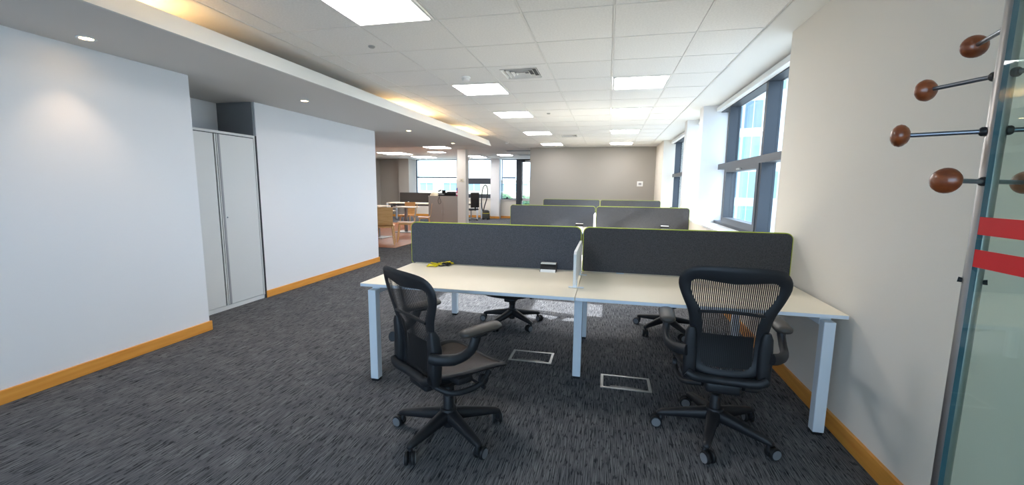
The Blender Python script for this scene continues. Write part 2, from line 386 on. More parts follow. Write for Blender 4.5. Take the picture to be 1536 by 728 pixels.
# vents, detectors
def vent(i, k, label):
    x0, x1, y0, y1 = CELL[(i, k)]
    t = thing('ceiling_vent', label, 'vent', ((x0+x1)/2, (y0+y1)/2, CZ), 0, 'four-way ceiling vents')
    w, d = (x1-x0)/2-.008, (y1-y0)/2-.008; a = .20
    MB().box(-w, w, -d, -a, .003, .02).box(-w, w, a, d, .003, .02).box(-w, -a, -a, a, .003, .02).box(a, w, -a, a, .003, .02).build('frame', 'tile', t)
    MB().box(-a, a, -a, a, .028, .03).build('backing', 'alu_dark', t)
    for q in range(4):
        o1 = a-.004-q*.048; o2 = o1-.02
        def sq(r, z): return [(-r, -r, z), (r, -r, z), (r, r, z), (-r, r, z)]
        MB().loft([sq(o1, -.002), sq(o2, .022), sq(o2-.003, .022), sq(o1-.004, -.004)], True).build('louvre', 'grid', t)
vent(3, 11, 'square four-way air vent beside the smoke detector in the tiles')
vent(3, 20, 'square four-way air vent far down the ceiling near the end wall')
for (x, y, s) in ((-1.62, 4.71, 'white domed smoke detector in front of a square light panel'), (-2.81, 11.64, 'white domed smoke detector past the end of the cove')):
    t = thing('smoke_detector', s, 'detector', (x, y, CZ+.003), 0, 'smoke detectors')
    MB().lathe([(.0, 0), (.055, 0), (.055, -.014), (.048, -.02), (0, -.02)], 24).build('base', 'white_plastic', t, 40)
    MB().lathe([(.0, -.02), (.042, -.02), (.044, -.034), (.036, -.046), (0, -.052)], 24).build('dome', 'white_plastic', t, 40)
for (x, y, s) in ((-1.02, 7.2, 'small round sensor on a ceiling tile between the light rows'), (-2.1, 3.55, 'tiny round sensor on the tile beside the first light panel')):
    o = MB().lathe([(0, 0), (.03, 0), (.03, -.006), (.022, -.014), (0, -.016)], 18).build('ceiling_sensor', 'alu', None, 40, (x, y, CZ+.003)); tag(o, s, 'sensor')
for (x, y, s) in ((-2.95, 14.3, 'dark slot air diffuser in the ceiling before the glass door'), (-2.9, 16.2, 'dark slot air diffuser in the ceiling close to the glass door')):
    o = MB().box(-.5, .5, -.12, .12, -.004, .002).box(-.52, .52, -.14, -.12, -.006, .002).box(-.52, .52, .12, .14, -.006, .002).build('slot_diffuser', 'cup_dark', None, None, (x, y, CZ-.002)); tag(o, s, 'vent', 'slot diffusers')

# ------------------------------------------------------------------ side windows
def side_window(n, y0, y1, mull, label, casement=None):
    fr = MB().box(1.60, 1.74, y0, y1, 2.55, 2.62).box(1.60, 1.74, y0, y1, .91, .95).box(1.60, 1.74, y0, y0+.05, .95, 2.55).box(1.70, 1.74, y1-.012, y1, .95, 2.55)
    o = struct('window_%d' % n, fr, 'win_dark', label)
    for y in mull: MB().box(1.60, 1.74, y-.03, y+.03, .95, 2.55).build('mullion', 'win_dark', o)
    MB().box(1.594, 1.74, y0+.05, y1-.05, 1.71, 1.79).build('transom', 'win_grey', o)
    MB().bbox(1.53, 1.60, y0+.005, y1-.005, 2.56, 2.62, .004).build('blind_box', 'frame_white', o)
    ys = [y0+.05]+[y for m in mull for y in (m-.03, m+.03)]+[y1-.012]
    for a, b in zip(ys[::2], ys[1::2]):
        for z0, z1 in ((.95, 1.71), (1.79, 2.55)):
            if casement and z0 < 1 and a < casement < b:
                c = MB().box(1.59, 1.70, a, b, 1.655, 1.71).box(1.59, 1.70, a, b, .95, 1.03).box(1.59, 1.70, a, a+.07, 1.03, 1.655).box(1.59, 1.70, b-.07, b, 1.03, 1.655).build('casement', 'win_grey', o)
                MB().box(1.66, 1.672, a+.07, b-.07, 1.03, 1.655).build('pane', 'glass_window', c)
                MB().bbox(1.565, 1.59, (a+b)/2-.07, (a+b)/2+.07, 1.665, 1.685, .005).build('handle', 'alu', c)
            else: MB().box(1.71, 1.722, a, b, z0, z1).build('pane', 'glass_window', o)
    return o
side_window(1, 3.872, 6.948, [5.08, 6.5], 'tall dark-framed side window with an opening casement', 5.8)
side_window(2, 7.202, 8.268, [], 'narrow dark-framed side window between two white piers')
side_window(3, 8.522, 11.568, [9.5, 11.25], 'dark-framed side window nearest the end wall')
o = MB().box(1.704, 1.7095, 10.40, 10.60, 1.42, 1.64).box(1.702, 1.704, 10.44, 10.50, 1.46, 1.52, 1).build('window_notice', ['purple', 'white_plastic']); tag(o, 'small purple and white notice stuck on the side window', 'notice')

# far windows
def far_window(n, x0, x1, z0, tr, label, lower=None, mull=()):
    fr = MB().box(x0, x1, FY+.06, FY+.14, 2.62, CZ).box(x0, x1, FY+.06, FY+.14, z0, z0+.04).box(x0, x0+.035, FY+.06, FY+.14, z0, CZ).box(x1-.03, x1, FY+.06, FY+.14, z0, CZ)
    o = struct('window_%d' % n, fr, 'win_dark', label)
    MB().box(x0+.06, x1-.06, FY+.05, FY+.14, tr[0], tr[1]).build('transom', 'win_dark', o)
    if lower: MB().box(x0+.06, x1-.06, FY+.04, FY+.14, lower[0], lower[1]).build('bottom_rail', 'win_dark', o)
    MB().box(x0+.06, x1-.06, FY+.10, FY+.11, z0+.06, tr[0]).build('pane', 'glass_window', o)
    MB().box(x0+.06, x1-.06, FY+.10, FY+.11, tr[1], 2.62).build('pane', 'glass_window', o)
    MB().bbox(x0-.02, x1+.02, FY-.06, FY+.1, z0-.03, z0, .004).build('sill', 'frame_white', o)
far_window(4, -8.92, -6.86, .90, (1.80, 1.86), 'wide far window behind the canteen desks')
far_window(5, -6.40, -5.13, .90, (1.54, 1.80), 'far window with thick rails behind the vacuum cleaner', (.90, 1.08))
far_window(6, -4.73, -4.02, .86, (1.80, 1.86), 'narrow far window beside the dark door frame')
d = struct('door_1', MB().box(-4.02, -3.80, FY-.05, FY+.15, 0, CZ).box(-3.2, -3.1, FY-.05, FY+.15, 0, CZ).box(-3.80, -3.2, FY-.05, FY+.15, 2.52, CZ), 'win_dark', 'glazed door in a dark blue-grey frame')
MB().box(-3.80, -3.2, FY+.02, FY+.06, .80, .92).box(-3.80, -3.2, FY+.02, FY+.06, 0, .2).box(-3.80, -3.74, FY+.02, FY+.06, .2, 2.52).build('door_rail', 'frame_white', d)
MB().box(-3.74, -3.2, FY+.035, FY+.045, .2, 2.52).build('pane', 'glass_window', d)
MB().bbox(-3.62, -3.36, FY-.12, FY-.05, 2.53, 2.60, .01).build('door_closer', 'alu', d)

# ------------------------------------------------------------------ storage cupboard in the recess
t = thing('storage_cupboard', 'tall pale grey tambour cupboard standing in the wall recess', 'cupboard', (-4.17, 3.36, 0))
MB().box(-.45, -.021, 0, .99, .05, 2.0).box(-.45, 0, 0, .99, 1.975, 2.0).box(-.45, 0, 0, .018, .05, 1.975).box(-.45, 0, .972, .99, .05, 1.975).build('body', 'cupboard', t)
MB().box(-.018, -.008, .02, .97, 1.962, 1.9745).build('top_gap', 'cup_dark', t)
MB().box(-.45, -.012, 0, .99, 0, .05).build('plinth', 'cupboard', t)
for a, b in ((.022, .435), (.515, .968)):
    dd = MB().box(-.02, -.004, a, b, .055, 1.965).build('door', 'cupboard', t)
MB().box(-.019, -.008, .435, .515, .055, 1.965).build('door_track', 'cup_dark', t)
for a, b in ((.445, .46), (.47, .482)):
    MB().bbox(-.012, .004, a, b, .055, 1.965, .003).build('door_pull', 'cupboard', t)
MB().bbox(-.012, .002, .488, .513, .055, 1.965, .003).build('door_pull', 'cup_trim', t)
MB().lathe([(0, 0), (.008, 0), (.008, .006), (0, .007)], 12, (-.004, .535, 1.05), (1, 0, 0)).build('lock', 'chrome', t, 40)
struct('trim_3', MB().box(-4.175, -4.160, 4.352, 4.366, 0, 2.0), 'cup_dark', 'dark joint between the cupboard and the white wall')

# ------------------------------------------------------------------ bench desks
DX0, DXM, DX1 = -1.70, -.178, 1.338
def bench(label, yc):
    t = thing('bench_desk', label, 'desk', (0, yc, 0), 0, 'four-place bench desks')
    z0, z1 = .708, .733
    for x0, x1 in ((DX0, DXM-.0015), (DXM+.0015, DX1)):
        for y0, y1 in ((-.86, -.03), (.03, .86)):
            MB().bbox(x0, x1, y0, y1, z0+.001, z1, .0018, 1).build('desktop', 'desk_white', t)
            ye = y0 if y0 < 0 else y1
            MB().box(x0+.002, x1-.002, ye-(.0008 if ye < 0 else 0), ye+(0 if ye < 0 else .0008), z0+.003, z1-.003).build('edge_band', 'desk_edge', t)
    for x in (DX0+.085, DX1-.085):
        for y in (-.825, .825):
            lg = MB().bbox(x-.03, x+.03, y-.03, y+.03, .018, .685, .004).build('leg', 'metal_white', t)
            MB().bbox(x-.026, x+.026, y-.026, y+.026, 0, .018, .003).build('foot', 'foot_black', lg)
        MB().bbox(x-.03, x+.03, -.795, .795, .65, .706, .004).build('end_beam', 'metal_white', t)
    for y in (-.43, .43):
        lg = MB().bbox(DXM-.03, DXM+.03, y-.03, y+.03, .018, .65, .004).build('leg', 'metal_white', t)
        MB().bbox(DXM-.026, DXM+.026, y-.026, y+.026, 0, .018, .003).build('foot', 'foot_black', lg)
    MB().bbox(DXM-.03, DXM+.03, -.46, .46, .65, .706, .004).build('centre_beam', 'metal_white', t)
    for y in (-.40, .40): MB().box(DX0+.115, DX1-.115, y-.02, y+.02, .655, .70).build('rail', 'metal_white', t)
    return t
YB = (3.478, 7.45, 11.45)
bench('white bench desk in the foreground carrying the yellow lanyard', YB[0])
bench('white bench desk in the middle row between the other two', YB[1])
bench('white bench desk closest to the plain end wall', YB[2])

def screen(x0, x1, y, m, label):
    t = thing('desk_screen', label, 'screen', ((x0+x1)/2, y, .7335), 0, 'felt desk screens')
    w = (x1-x0)/2; h = .372; r = .05; n = 6
    def outline(inset):
        W_, H_ = w-inset, h-inset; rr = max(r-inset, .01); rb = .012
        pts = [(-W_+rb, inset), (W_-rb, inset)]
        pts += [(W_, inset+rb)]
        pts += [(W_-rr+rr*math.cos(a), H_-rr+rr*math.sin(a)) for a in [math.pi/2*i/n for i in range(n+1)]]
        pts += [(-W_+rr+rr*math.cos(a), H_-rr+rr*math.sin(a)) for a in [math.pi/2+math.pi/2*i/n for i in range(n+1)]]
        pts += [(-W_, inset+rb)]
        return pts
    MB().prism(outline(.006), lambda x, z: (x, -.016, z), lambda x, z: (x, .016, z)).build('panel', m, t)
    o, i_ = outline(0), outline(.0065)
    o, i_ = o[1:]+o[:1], i_[1:]+i_[:1]
    MB().loft([[(a[0], -.0125, a[1]), (a[0], .0125, a[1]), (b[0], .0125, b[1]), (b[0], -.0125, b[1])] for a, b in zip(o, i_)]).build('edge_trim', 'lime', t)
    for x in (-w*.6, w*.6): MB().bbox(x-.03, x+.03, -.012, .012, -.024, .004, .003).build('clamp', 'metal_white', t)
names = [('charcoal felt screen behind the yellow lanyard on the foreground desk', 'charcoal felt screen on the foreground desk next to the side wall'), ('charcoal felt screen on the middle desk, canteen side', 'charcoal felt screen on the middle desk, window side'), ('charcoal felt screen on the desk by the end wall, canteen side', 'charcoal felt screen on the desk by the end wall, window side')]
for y, (a, b) in zip(YB, names):
    screen(-1.715, -.196, y, 'felt', a); screen(-.184, 1.355 if y < 5 else 1.34, y, 'felt_dark', b)

def divider(y, label):
    t = thing('desk_divider', label, 'divider', (-.197, y, .7335), 0, 'white desk divider boards')
    MB().prism([(-.68, .035), (-.045, .035), (-.045, .262), (-.65, .262), (-.68, .245)], lambda a, z: (-.009, a, z), lambda a, z: (.009, a, z)).build('board', 'white_plastic', t)
    for a in (-.60, -.16):
        MB().bbox(-.045, .06, a-.012, a+.012, 0, .006, .002).bbox(-.014, .014, a-.02, a+.02, .004, .055, .003).build('bracket', 'metal_white', t)
divider(YB[0], 'white divider board between the two foreground desktops'); divider(YB[1], 'white divider board between the two middle desktops')

def power(x, y, label):
    t = thing('desk_power_socket', label, 'socket', (x, y, .7335), 0, 'desk power modules')
    MB().prism([(-.05, 0), (.03, 0), (.03, .062), (-.01, .062)], lambda a, z: (-.062, a, z), lambda a, z: (.062, a, z)).build('body', 'black_plastic', t)
    MB().box(-.062, .062, -.03, .031, .0625, .069).build('top_plate', 'white_plastic', t)
    MB().prism([(-.056, 0), (-.05, 0), (-.036, .02), (-.042, .02)], lambda a, z: (-.062, a, z), lambda a, z: (.062, a, z)).build('front_lip', 'white_plastic', t)
    for q in (-.066, .062): MB().prism([(-.056, 0), (.032, 0), (.032, .07), (-.008, .07)], lambda a, z: (q, a, z), lambda a, z: (q+.004, a, z)).build('end_cap', 'black_plastic', t)
power(-.455, YB[0]-.07, 'small black and white power socket block beside the divider board')
power(-.46, YB[1]-.07, 'small power socket block on the middle desk, canteen side'); power(.95, YB[1]-.07, 'small power socket block on the middle desk, window side')

# yellow lanyard / cable tie bundle lying on the front left desktop
t = thing('lanyard', 'crumpled yellow and black lanyard bundle on the desktop', 'lanyard', (-1.40, 3.36, .7335))
def loop(cx, cy, rx_, ry_, z, rot, wob, seed, n=28):
    rnd = random.Random(seed); ph = rnd.random()*6
    return [(cx+math.cos(a)*rx_*math.cos(rot)-math.sin(a)*ry_*math.sin(rot), cy+math.cos(a)*rx_*math.sin(rot)+math.sin(a)*ry_*math.cos(rot), max(.006, z+wob*math.sin(2*a+ph))) for a in [2*math.pi*i/n for i in range(n)]]
for q, (cx, cy, a, b, z, r) in enumerate(((-.055, -.04, .042, .024, .010, .35), (-.04, -.025, .05, .016, .018, .6), (-.015, .0, .075, .022, .016, .75), (.035, .065, .05, .018, .012, .25), (.0, .02, .085, .012, .026, .62), (.06, .07, .04, .012, .02, .1))):
    MB().tube(loop(cx, cy, a, b, z, r, .006, q), .0042, 6, True, 0, 1.5).build('strap', 'yellow', t, 60)
for q, (cx, cy, a, b, z, r) in enumerate(((.03, .01, .045, .018, .012, .5), (.05, .03, .038, .02, .02, .9), (.015, .02, .05, .012, .022, .6), (-.03, .0, .03, .012, .016, .5), (.06, .03, .03, .016, .012, .3))):
    MB().tube(loop(cx, cy, a, b, z, r, .005, q+9), .005, 6, True).build('cord', 'black_plastic', t, 60)

# ------------------------------------------------------------------ office chairs
HALF_O = [(0, 1.045), (.11, 1.044), (.205, 1.032), (.250, .992), (.260, .935), (.235, .86), (.205, .79), (.188, .70), (.182, .60), (.18, .53), (.165, .47), (.11, .442), (0, .435)]
HALF_I = [(0, .955), (.09, .962), (.165, .968), (.195, .958), (.203, .93), (.185, .87), (.147, .805), (.132, .74), (.127, .64), (.127, .56), (.118, .51), (.085, .485), (0, .48)]
def full(h): return h+[(-x, z) for x, z in h[-2:0:-1]]
def back_y(x, z):
    s = max(0.0, (z-.44)/.59)
    return -.205-.085*s**1.6-.03*math.exp(-((s-.33)/.22)**2)*-.6+.55*x*x
OUT = [(p[0], p[1]) for p in cat_rom([(x, 0, z) for x, z in full(HALF_O)], 3, True) for p in [(p.x, p.z)]]
INN = [(p[0], p[1]) for p in cat_rom([(x, 0, z) for x, z in full(HALF_I)], 3, True) for p in [(p.x, p.z)]]
def back_frame():
    rings = []
    for o, i in zip(OUT, INN):
        ring = []
        for j in range(10):
            a = 2*math.pi*j/10; k = .5+.5*math.cos(a)
            x = i[0]+(o[0]-i[0])*k; z = i[1]+(o[1]-i[1])*k
            ring.append((x, back_y(x, z)+(.005+.010*k)*math.sin(a), z))
        rings.append(ring)
    return MB().loft(rings, True)
def width_at(z, pts):
    w = 0
    n = len(pts)
    for k in range(n):
        (x0, z0), (x1, z1) = pts[k], pts[(k+1) % n]
        if (z0-z)*(z1-z) <= 0 and z0 != z1:
            w = max(w, abs(x0+(x1-x0)*(z-z0)/(z1-z0)))
    return w
def uv_mesh(mb, name, m, us, smooth=60):
    me = bpy.data.meshes.new(name); me.from_pydata(mb.v, [], mb.f); me.materials.append(MATS[m])
    ul = me.uv_layers.new(name='UVMap')
    for lp in me.loops: ul.data[lp.index].uv = us[lp.vertex_index]
    me.polygons.foreach_set('use_smooth', [True]*len(me.polygons)); return me
def back_mesh():
    zs = [.47+(.975-.47)*j/20 for j in range(21)]; nu = 14; mb = MB(); us = []
    vs = []
    for z in zs:
        w = width_at(min(max(z, .483), .957), INN)+.012
        for i in range(nu+1):
            x = -w+2*w*i/nu; vs.append((x, back_y(x, z)+.003, z)); us.append((x+1, z))
    fs = [(j*(nu+1)+i, j*(nu+1)+i+1, (j+1)*(nu+1)+i+1, (j+1)*(nu+1)+i) for j in range(20) for i in range(nu)]
    mb.add(vs, fs); mb.add([(x, y-.006, z) for x, y, z in vs], fs)      # two faces of the weave, 6 mm apart
    return uv_mesh(mb, 'back_mesh', 'mesh_back', us+us)
SEAT = [(0, -.205), (.12, -.20), (.19, -.165), (.215, -.08), (.235, .04), (.25, .15), (.235, .235), (.17, .268), (0, .275)]
def seat_z(x, y):
    f = max(0, (y-.12)/.155)
    return .432+.30*x*x-.035*f*f+.012*max(0, -y)/.2
SO = [(p.x, p.y) for p in cat_rom([(x, y, 0) for x, y in full(SEAT)], 4, True)]
def seat_frame():
    rings = []
    for x, y in SO:
        d = Vector((x, y-.03)).normalized(); ring = []
        for j in range(8):
            a = 2*math.pi*j/8; px, py = x-d.x*.022+d.x*.022*math.cos(a), y-d.y*.022+d.y*.022*math.cos(a)
            ring.append((px, py, seat_z(px, py)-.008+.013*math.sin(a)))
        rings.append(ring)
    return MB().loft(rings, True)
def seat_mesh():
    n = len(SO); vs = []; us = []; fs = []; K = 6
    for k in range(K+1):
        s = k/K*.93
        for x, y in SO:
            px, py = x*s, .03+(y-.03)*s; vs.append((px, py, seat_z(px, py)-.004-.018*(1-(k/K)**2))); us.append((px+1, py+1))
    for k in range(K):
        for j in range(n): fs.append((k*n+j, k*n+(j+1) % n, (k+1)*n+(j+1) % n, (k+1)*n+j))
    return uv_mesh(MB().add(vs, fs), 'seat_mesh', 'mesh_seat', us)
def arm_pad_mesh():
    rings = []
    for t_, w, h in ((0, .012, .008), (.03, .032, .016), (.12, .042, .02), (.4, .044, .021), (.8, .046, .021), (.94, .038, .018), (1, .014, .008)):
        y = -.115+.25*t_
        rings.append([(w*math.cos(a)*(1 if abs(math.cos(a)) < .9 else 1.0), y, .690+h*math.sin(a)+.006*t_) for a in [2*math.pi*j/14 for j in range(14)]])
    return MB().loft(rings).mesh('arm_pad', 'arm_pad', 50)
def arm_mesh(s):
    mb = MB()
    mb.tube(cat_rom([(s*.20, -.235, .575), (s*.245, -.20, .57), (s*.285, -.13, .572), (s*.295, -.06, .60), (s*.293, -.03, .645), (s*.29, -.02, .68)], 4), [.022]*8+[.020]*8+[.021]*5, 10, False, 0, 1.35)
    mb.bbox(s*.29-.03, s*.29+.03, -.05, .03, .662, .680, .006)
    return mb.mesh('arm_support', 'chair_black', 50)
def post_mesh(s):
    mb = MB(); rings = []
    for z, w, dep in ((.415, .024, .022), (.43, .032, .030), (.52, .034, .032), (.60, .033, .032), (.67, .028, .028), (.70, .016, .016)):
        y = back_y(.18, z)-.014
        rings.append([(s*.178+w*(math.copysign(abs(math.cos(a))**.6, math.cos(a))), y+dep*(math.copysign(abs(math.sin(a))**.6, math.sin(a))), z) for a in [2*math.pi*j/14 for j in range(14)]])
    return mb.loft(rings).mesh('back_post', 'chair_black', 50)
def caster_parts():
    w = MB().lathe([(0, -.011), (.021, -.011), (.031, -.009), (.034, -.005), (.034, .005), (.031, .009), (.021, .011), (0, .011)], 18, (0, 0, 0), (1, 0, 0)).mesh('wheel', 'rubber', 40)
    c = MB().lathe([(0, 0), (.015, 0), (.025, .0015), (.026, .004), (.013, .004), (0, .0035)], 18, (0, 0, 0), (1, 0, 0)).mesh('wheel_cap', 'wheel_grey', 40)
    h = MB().tube([(0, .0, .036), (0, .022, .045), (0, .030, .056), (0, .030, .085)], [.014, .017, .014, .009], 10).bbox(-.005, .005, -.012, .03, .022, .05, .003).mesh('fork', 'chair_black', 50)
    return w, c, h
def leg_mesh():
    rings = []
    for r_, z, w, h in ((.02, .128, .040, .034), (.10, .118, .032, .030), (.20, .104, .026, .024), (.285, .092, .021, .018), (.308, .087, .017, .013), (.316, .085, .009, .006)):
        rings.append([(r_, w*math.copysign(abs(math.cos(a))**.6, math.cos(a)), z+h*math.copysign(abs(math.sin(a))**.6, math.sin(a))) for a in [2*math.pi*j/12 for j in range(12)]])
    return MB().loft(rings).mesh('base_leg', 'chair_black', 50)
CM = {}
CM['frame'] = back_frame().mesh('back_frame', 'chair_black', 60)
CM['bmesh'] = back_mesh(); CM['sframe'] = seat_frame().mesh('seat_frame', 'chair_black', 60); CM['smesh'] = seat_mesh()
CM['pad'] = arm_pad_mesh(); CM['armL'] = arm_mesh(-1); CM['armR'] = arm_mesh(1); CM['postL'] = post_mesh(-1); CM['postR'] = post_mesh(1)
CM['leg'] = leg_mesh(); CM['wheel'], CM['cap'], CM['fork'] = caster_parts()
CM['lumbar'] = MB().tube([(-.155+.31*i/10, back_y(-.155+.31*i/10, .79)-.004, .79+.012*math.cos((i-5)/5*1.5)) for i in range(11)], .012, 8, False, 0, .7).mesh('lumbar_bar', 'chair_black', 60)
CM['pad2'] = MB().sheet(lambda u, v: (-.124+.248*u, back_y(-.124+.248*u, .485+.175*v)+.016, .485+.175*v), 8, 6).sheet(lambda u, v: (-.124+.248*u, back_y(-.124+.248*u, .485+.175*v)+.028, .485+.175*v), 8, 6).mesh('lumbar_pad', 'rubber', 60)
CM['yoke'] = MB().tube(cat_rom([(-.19, -.228, .455), (-.15, -.235, .435), (-.06, -.22, .425), (.06, -.22, .425), (.15, -.235, .435), (.19, -.228, .455)], 4), .024, 10).mesh('back_yoke', 'chair_black', 60)
CM['tilt'] = MB().bbox(-.09, .09, -.20, .12, .335, .40, .02, 3).bbox(-.20, .20, -.07, .03, .372, .412, .014, 2).bbox(-.06, .06, -.10, .10, .30, .34, .014, 2).mesh('tilt_mechanism', 'chair_black', 40)
CM['sarmL'], CM['sarmR'] = [MB().tube(cat_rom([(s*.10, -.16, .372), (s*.19, -.10, .345), (s*.222, .02, .35), (s*.225, .085, .385), (s*.22, .12, .415)], 4), [.016]*17, 8).lathe([(0, -.012), (.028, -.012), (.03, 0), (.028, .012), (0, .012)], 16, (s*.226, .075, .38), (1, 0, 0)).mesh('seat_link', 'chair_black', 50) for s in (-1, 1)]
CM['lever'] = MB().tube([(.10, .05, .365), (.20, .06, .355), (.25, .065, .345)], [.008, .008, .012], 8).mesh('lever', 'chair_black', 50)
CM['lift'] = MB().lathe([(0, .10), (.030, .10), (.030, .24), (.027, .245), (.018, .25), (.018, .33), (0, .33)], 18).mesh('gas_lift', 'chair_black', 40)
CM['hub'] = MB().lathe([(0, .055), (.03, .055), (.034, .09), (.05, .10), (.052, .15), (.044, .165), (0, .166)], 20).mesh('base_hub', 'chair_black', 40)
CM['skirt'] = MB().lathe([(0, .25), (.024, .25), (.034, .262), (.034, .275), (.03, .288), (.036, .30), (.036, .315), (0, .32)], 18).mesh('lift_bellows', 'rubber', 40)

def aeron(x, y, face, base, label, casters=(0, 0, 0, 0, 0), drop=0, bdrop=0):
    """mesh task chair: face = heading in degrees clockwise from +Y, base = world angle of the first spoke"""
    t = thing('office_chair', label, 'chair', (x, y, 0), -R(face), 'black mesh office chairs')
    for k, n in (('frame', 'back_frame'), ('sframe', 'seat_frame'), ('lumbar', 'lumbar_bar'), ('pad2', 'lumbar_pad'), ('yoke', 'back_yoke'), ('postL', 'back_post'), ('postR', 'back_post'), ('tilt', 'tilt_mechanism'), ('sarmL', 'seat_link'), ('sarmR', 'seat_link'), ('lever', 'lever'), ('lift', 'gas_lift'), ('skirt', 'lift_bellows'), ('hub', 'base_hub')):
        dz = 0 if k in ('lift', 'hub') else -drop-(bdrop if k in ('frame', 'lumbar', 'pad2') else 0)
        p = link(n, CM[k], t, (0, 0, dz))
        if k == 'frame': tag(link('back_mesh', CM['bmesh'], p), 'see-through black mesh stretched in the chair back')
        if k == 'sframe': tag(link('seat_mesh', CM['smesh'], p), 'brownish black woven seat mesh')
    for s, k in ((-1, 'armL'), (1, 'armR')):
        a = link('arm_support', CM[k], t, (0, 0, -drop)); link('arm_pad', CM['pad'], a, (s*.29, 0, 0))
    for j in range(5):
        ang = R(base+72*j)+R(face)
        link('base_leg', CM['leg'], t, (0, 0, 0), (0, 0, ang))
        cst = link('caster', CM['fork'], t, (.300*math.cos(ang), .300*math.sin(ang), 0), (0, 0, ang+R(casters[j])))
        cst.location = (.300*math.cos(ang)-.02*-math.sin(ang+R(casters[j])), .300*math.sin(ang)-.02*math.cos(ang+R(casters[j])), 0)
        for s in (-1, 1):
            link('wheel', CM['wheel'], cst, (s*.017, 0, .034)); link('wheel_cap', CM['cap'], cst, (s*.0265, 0, .034), (0, 0, 0 if s > 0 else math.pi))
    return t
aeron(-.845, 2.13, 35, 34, 'black mesh office chair facing the desk end with the yellow lanyard', (170, 150, 80, 130, 200), -.012, .05)
aeron(.656, 2.504, 4, 34.5, 'black mesh office chair with its back turned, beside the side wall', (150, 160, 90, 140, 150))
aeron(-.93, 4.16, 185, 32, 'black mesh office chair behind the foreground desk standing in sunlight', (20, 60, 100, 140, 0), .05)
aeron(.63, 4.33, 172, 6, 'black mesh office chair behind the foreground desk near the side windows', (20, 60, 100, 140, 0), .05)

# ------------------------------------------------------------------ floor boxes
for (x, y, s) in ((.18, 3.035, 'grey framed floor socket box under the window-side desk'), (-.574, 3.345, 'grey framed floor socket box beside the centre desk leg')):
    t = thing('floor_socket_box', s, 'floor box', (x, y, 0), 0, 'floor socket boxes'); w, d, b = .178, .112, .02
    MB().box(-w, w, -d, -d+b, 0, .005).box(-w, w, d-b, d, 0, .005).box(-w, -w+b, -d+b, d-b, 0, .005).box(w-b, w, -d+b, d-b, 0, .005).build('frame', 'alu', t)
    MB().box(-w+b+.002, w-b-.002, -d+b+.002, d-b-.002, 0, .003).build('lid', 'carpet', t)
    MB().box(-.11, .11, -d+b+.004, -d+b+.022, .003, .0055).build('cable_flap', 'alu_dark', t)

# ------------------------------------------------------------------ coat stand and glass partition
PX, PY = .9285, 1.2994
t = thing('coat_stand', 'steel pole coat stand with round wooden pegs beside the glass panel', 'coat stand', (PX, PY, 0))
MB().lathe([(0, .02), (.0185, .02), (.0185, 1.93), (.016, 1.938), (0, 1.94)], 28).build('pole', 'steel_brushed', t, 40)
MB().lathe([(0, 0), (.15, 0), (.15, .012), (.145, .018), (.03, .024), (0, .024)], 32, (.06, .16, 0)).bbox(-.02, .08, -.02, .18, .012, .03, .004).build('foot_plate', 'steel_brushed', t, 40)
for th, z, Lp in ((76, 1.822, .175), (110, 1.708, .175), (152, 1.574, .175), (212, 1.450, .175), (290, 1.708, .175), (332, 1.574, .175), (32, 1.450, .175)):
    a = R(th); d = Vector((math.cos(a), math.sin(a), 0)); c = Vector((0, 0, z))
    pg = MB().tube([c+d*.017, c+d*(Lp-.014)], .0058, 12).build('peg', 'rod', t, 40)
    MB().lathe([(0, .0), (.0115, .0), (.0115, .008), (.0085, .012), (0, .012)], 14, c+d*.0165, d).build('collar', 'black_plastic', pg, 40)
    MB().lathe([(0, -.021), (.010, -.0206), (.020, -.0162), (.028, -.0078), (.0305, .0), (.028, .0085), (.020, .0162), (.010, .0203), (0, .021)], 24, c+d*Lp, d).build('wooden_knob', 'knob_wood', pg, 60)
for sg in (-1, 1): MB().tube([(sg*.0145, -sg*.0103, 1.195), (sg*.0215, -sg*.0153, 1.196)], [.006, .007], 10).build('stop_button', 'rubber', t, 40)

t = thing('glass_partition', 'clear green-tinted glass panel with two red warning stripes', 'glass panel', (0, 0, 0))
gm = MB(); x0, x1, y0, y1, z0, z1 = .9015, .9135, -.9, 1.269, .012, 2.3
gm.box(x0, x1, y0, y1, z0, z1); gm.m = [1, 1, 1, 1, 0, 0]
gm.build('pane', ['glass_door', 'glass_edge'], t)
for z in (1.319, 1.238): MB().box(.9005, .9012, -.9, 1.267, z, z+.044).build('warning_stripe', 'tape_red', t)
MB().box(.885, .93, -.9, 1.269, 0, .014).build('floor_channel', 'alu', t)

# ------------------------------------------------------------------ small fittings on walls
def plate(x, y, z, w, h, label, m='cream_plastic', name='wall_switch', d=.03):
    t = thing(name, label, 'switch', (x, y, z), 0)
    MB().bbox(-w/2, w/2, -d, 0, -h/2, h/2, .004).build('plate', m, t); MB().bbox(-w/4, w/4, -d-.006, -d, -h/5, h/5, .002).build('rocker', 'cup_trim', t)
plate(.93, 13.25, 1.55, .17, .15, 'small white control box on the plain end wall', 'white_plastic', 'thermostat')
plate(-4.80, 13.5, 1.63, .12, .09, 'small beige thermostat on the square white column', 'cream_plastic', 'thermostat')
for x in (-9.93, -9.74): plate(x, 18.15, .50, .11, .11, ('small dark wall socket low on the beige wall, closer to the corner', 'small dark wall socket low on the beige wall, closer to the far window')[x > -9.8], 'cup_dark', 'wall_socket')
for o in bpy.data.objects:
    if o.name.startswith('wall_socket'): o['group'] = 'wall sockets on the beige wall'; o['category'] = 'socket'

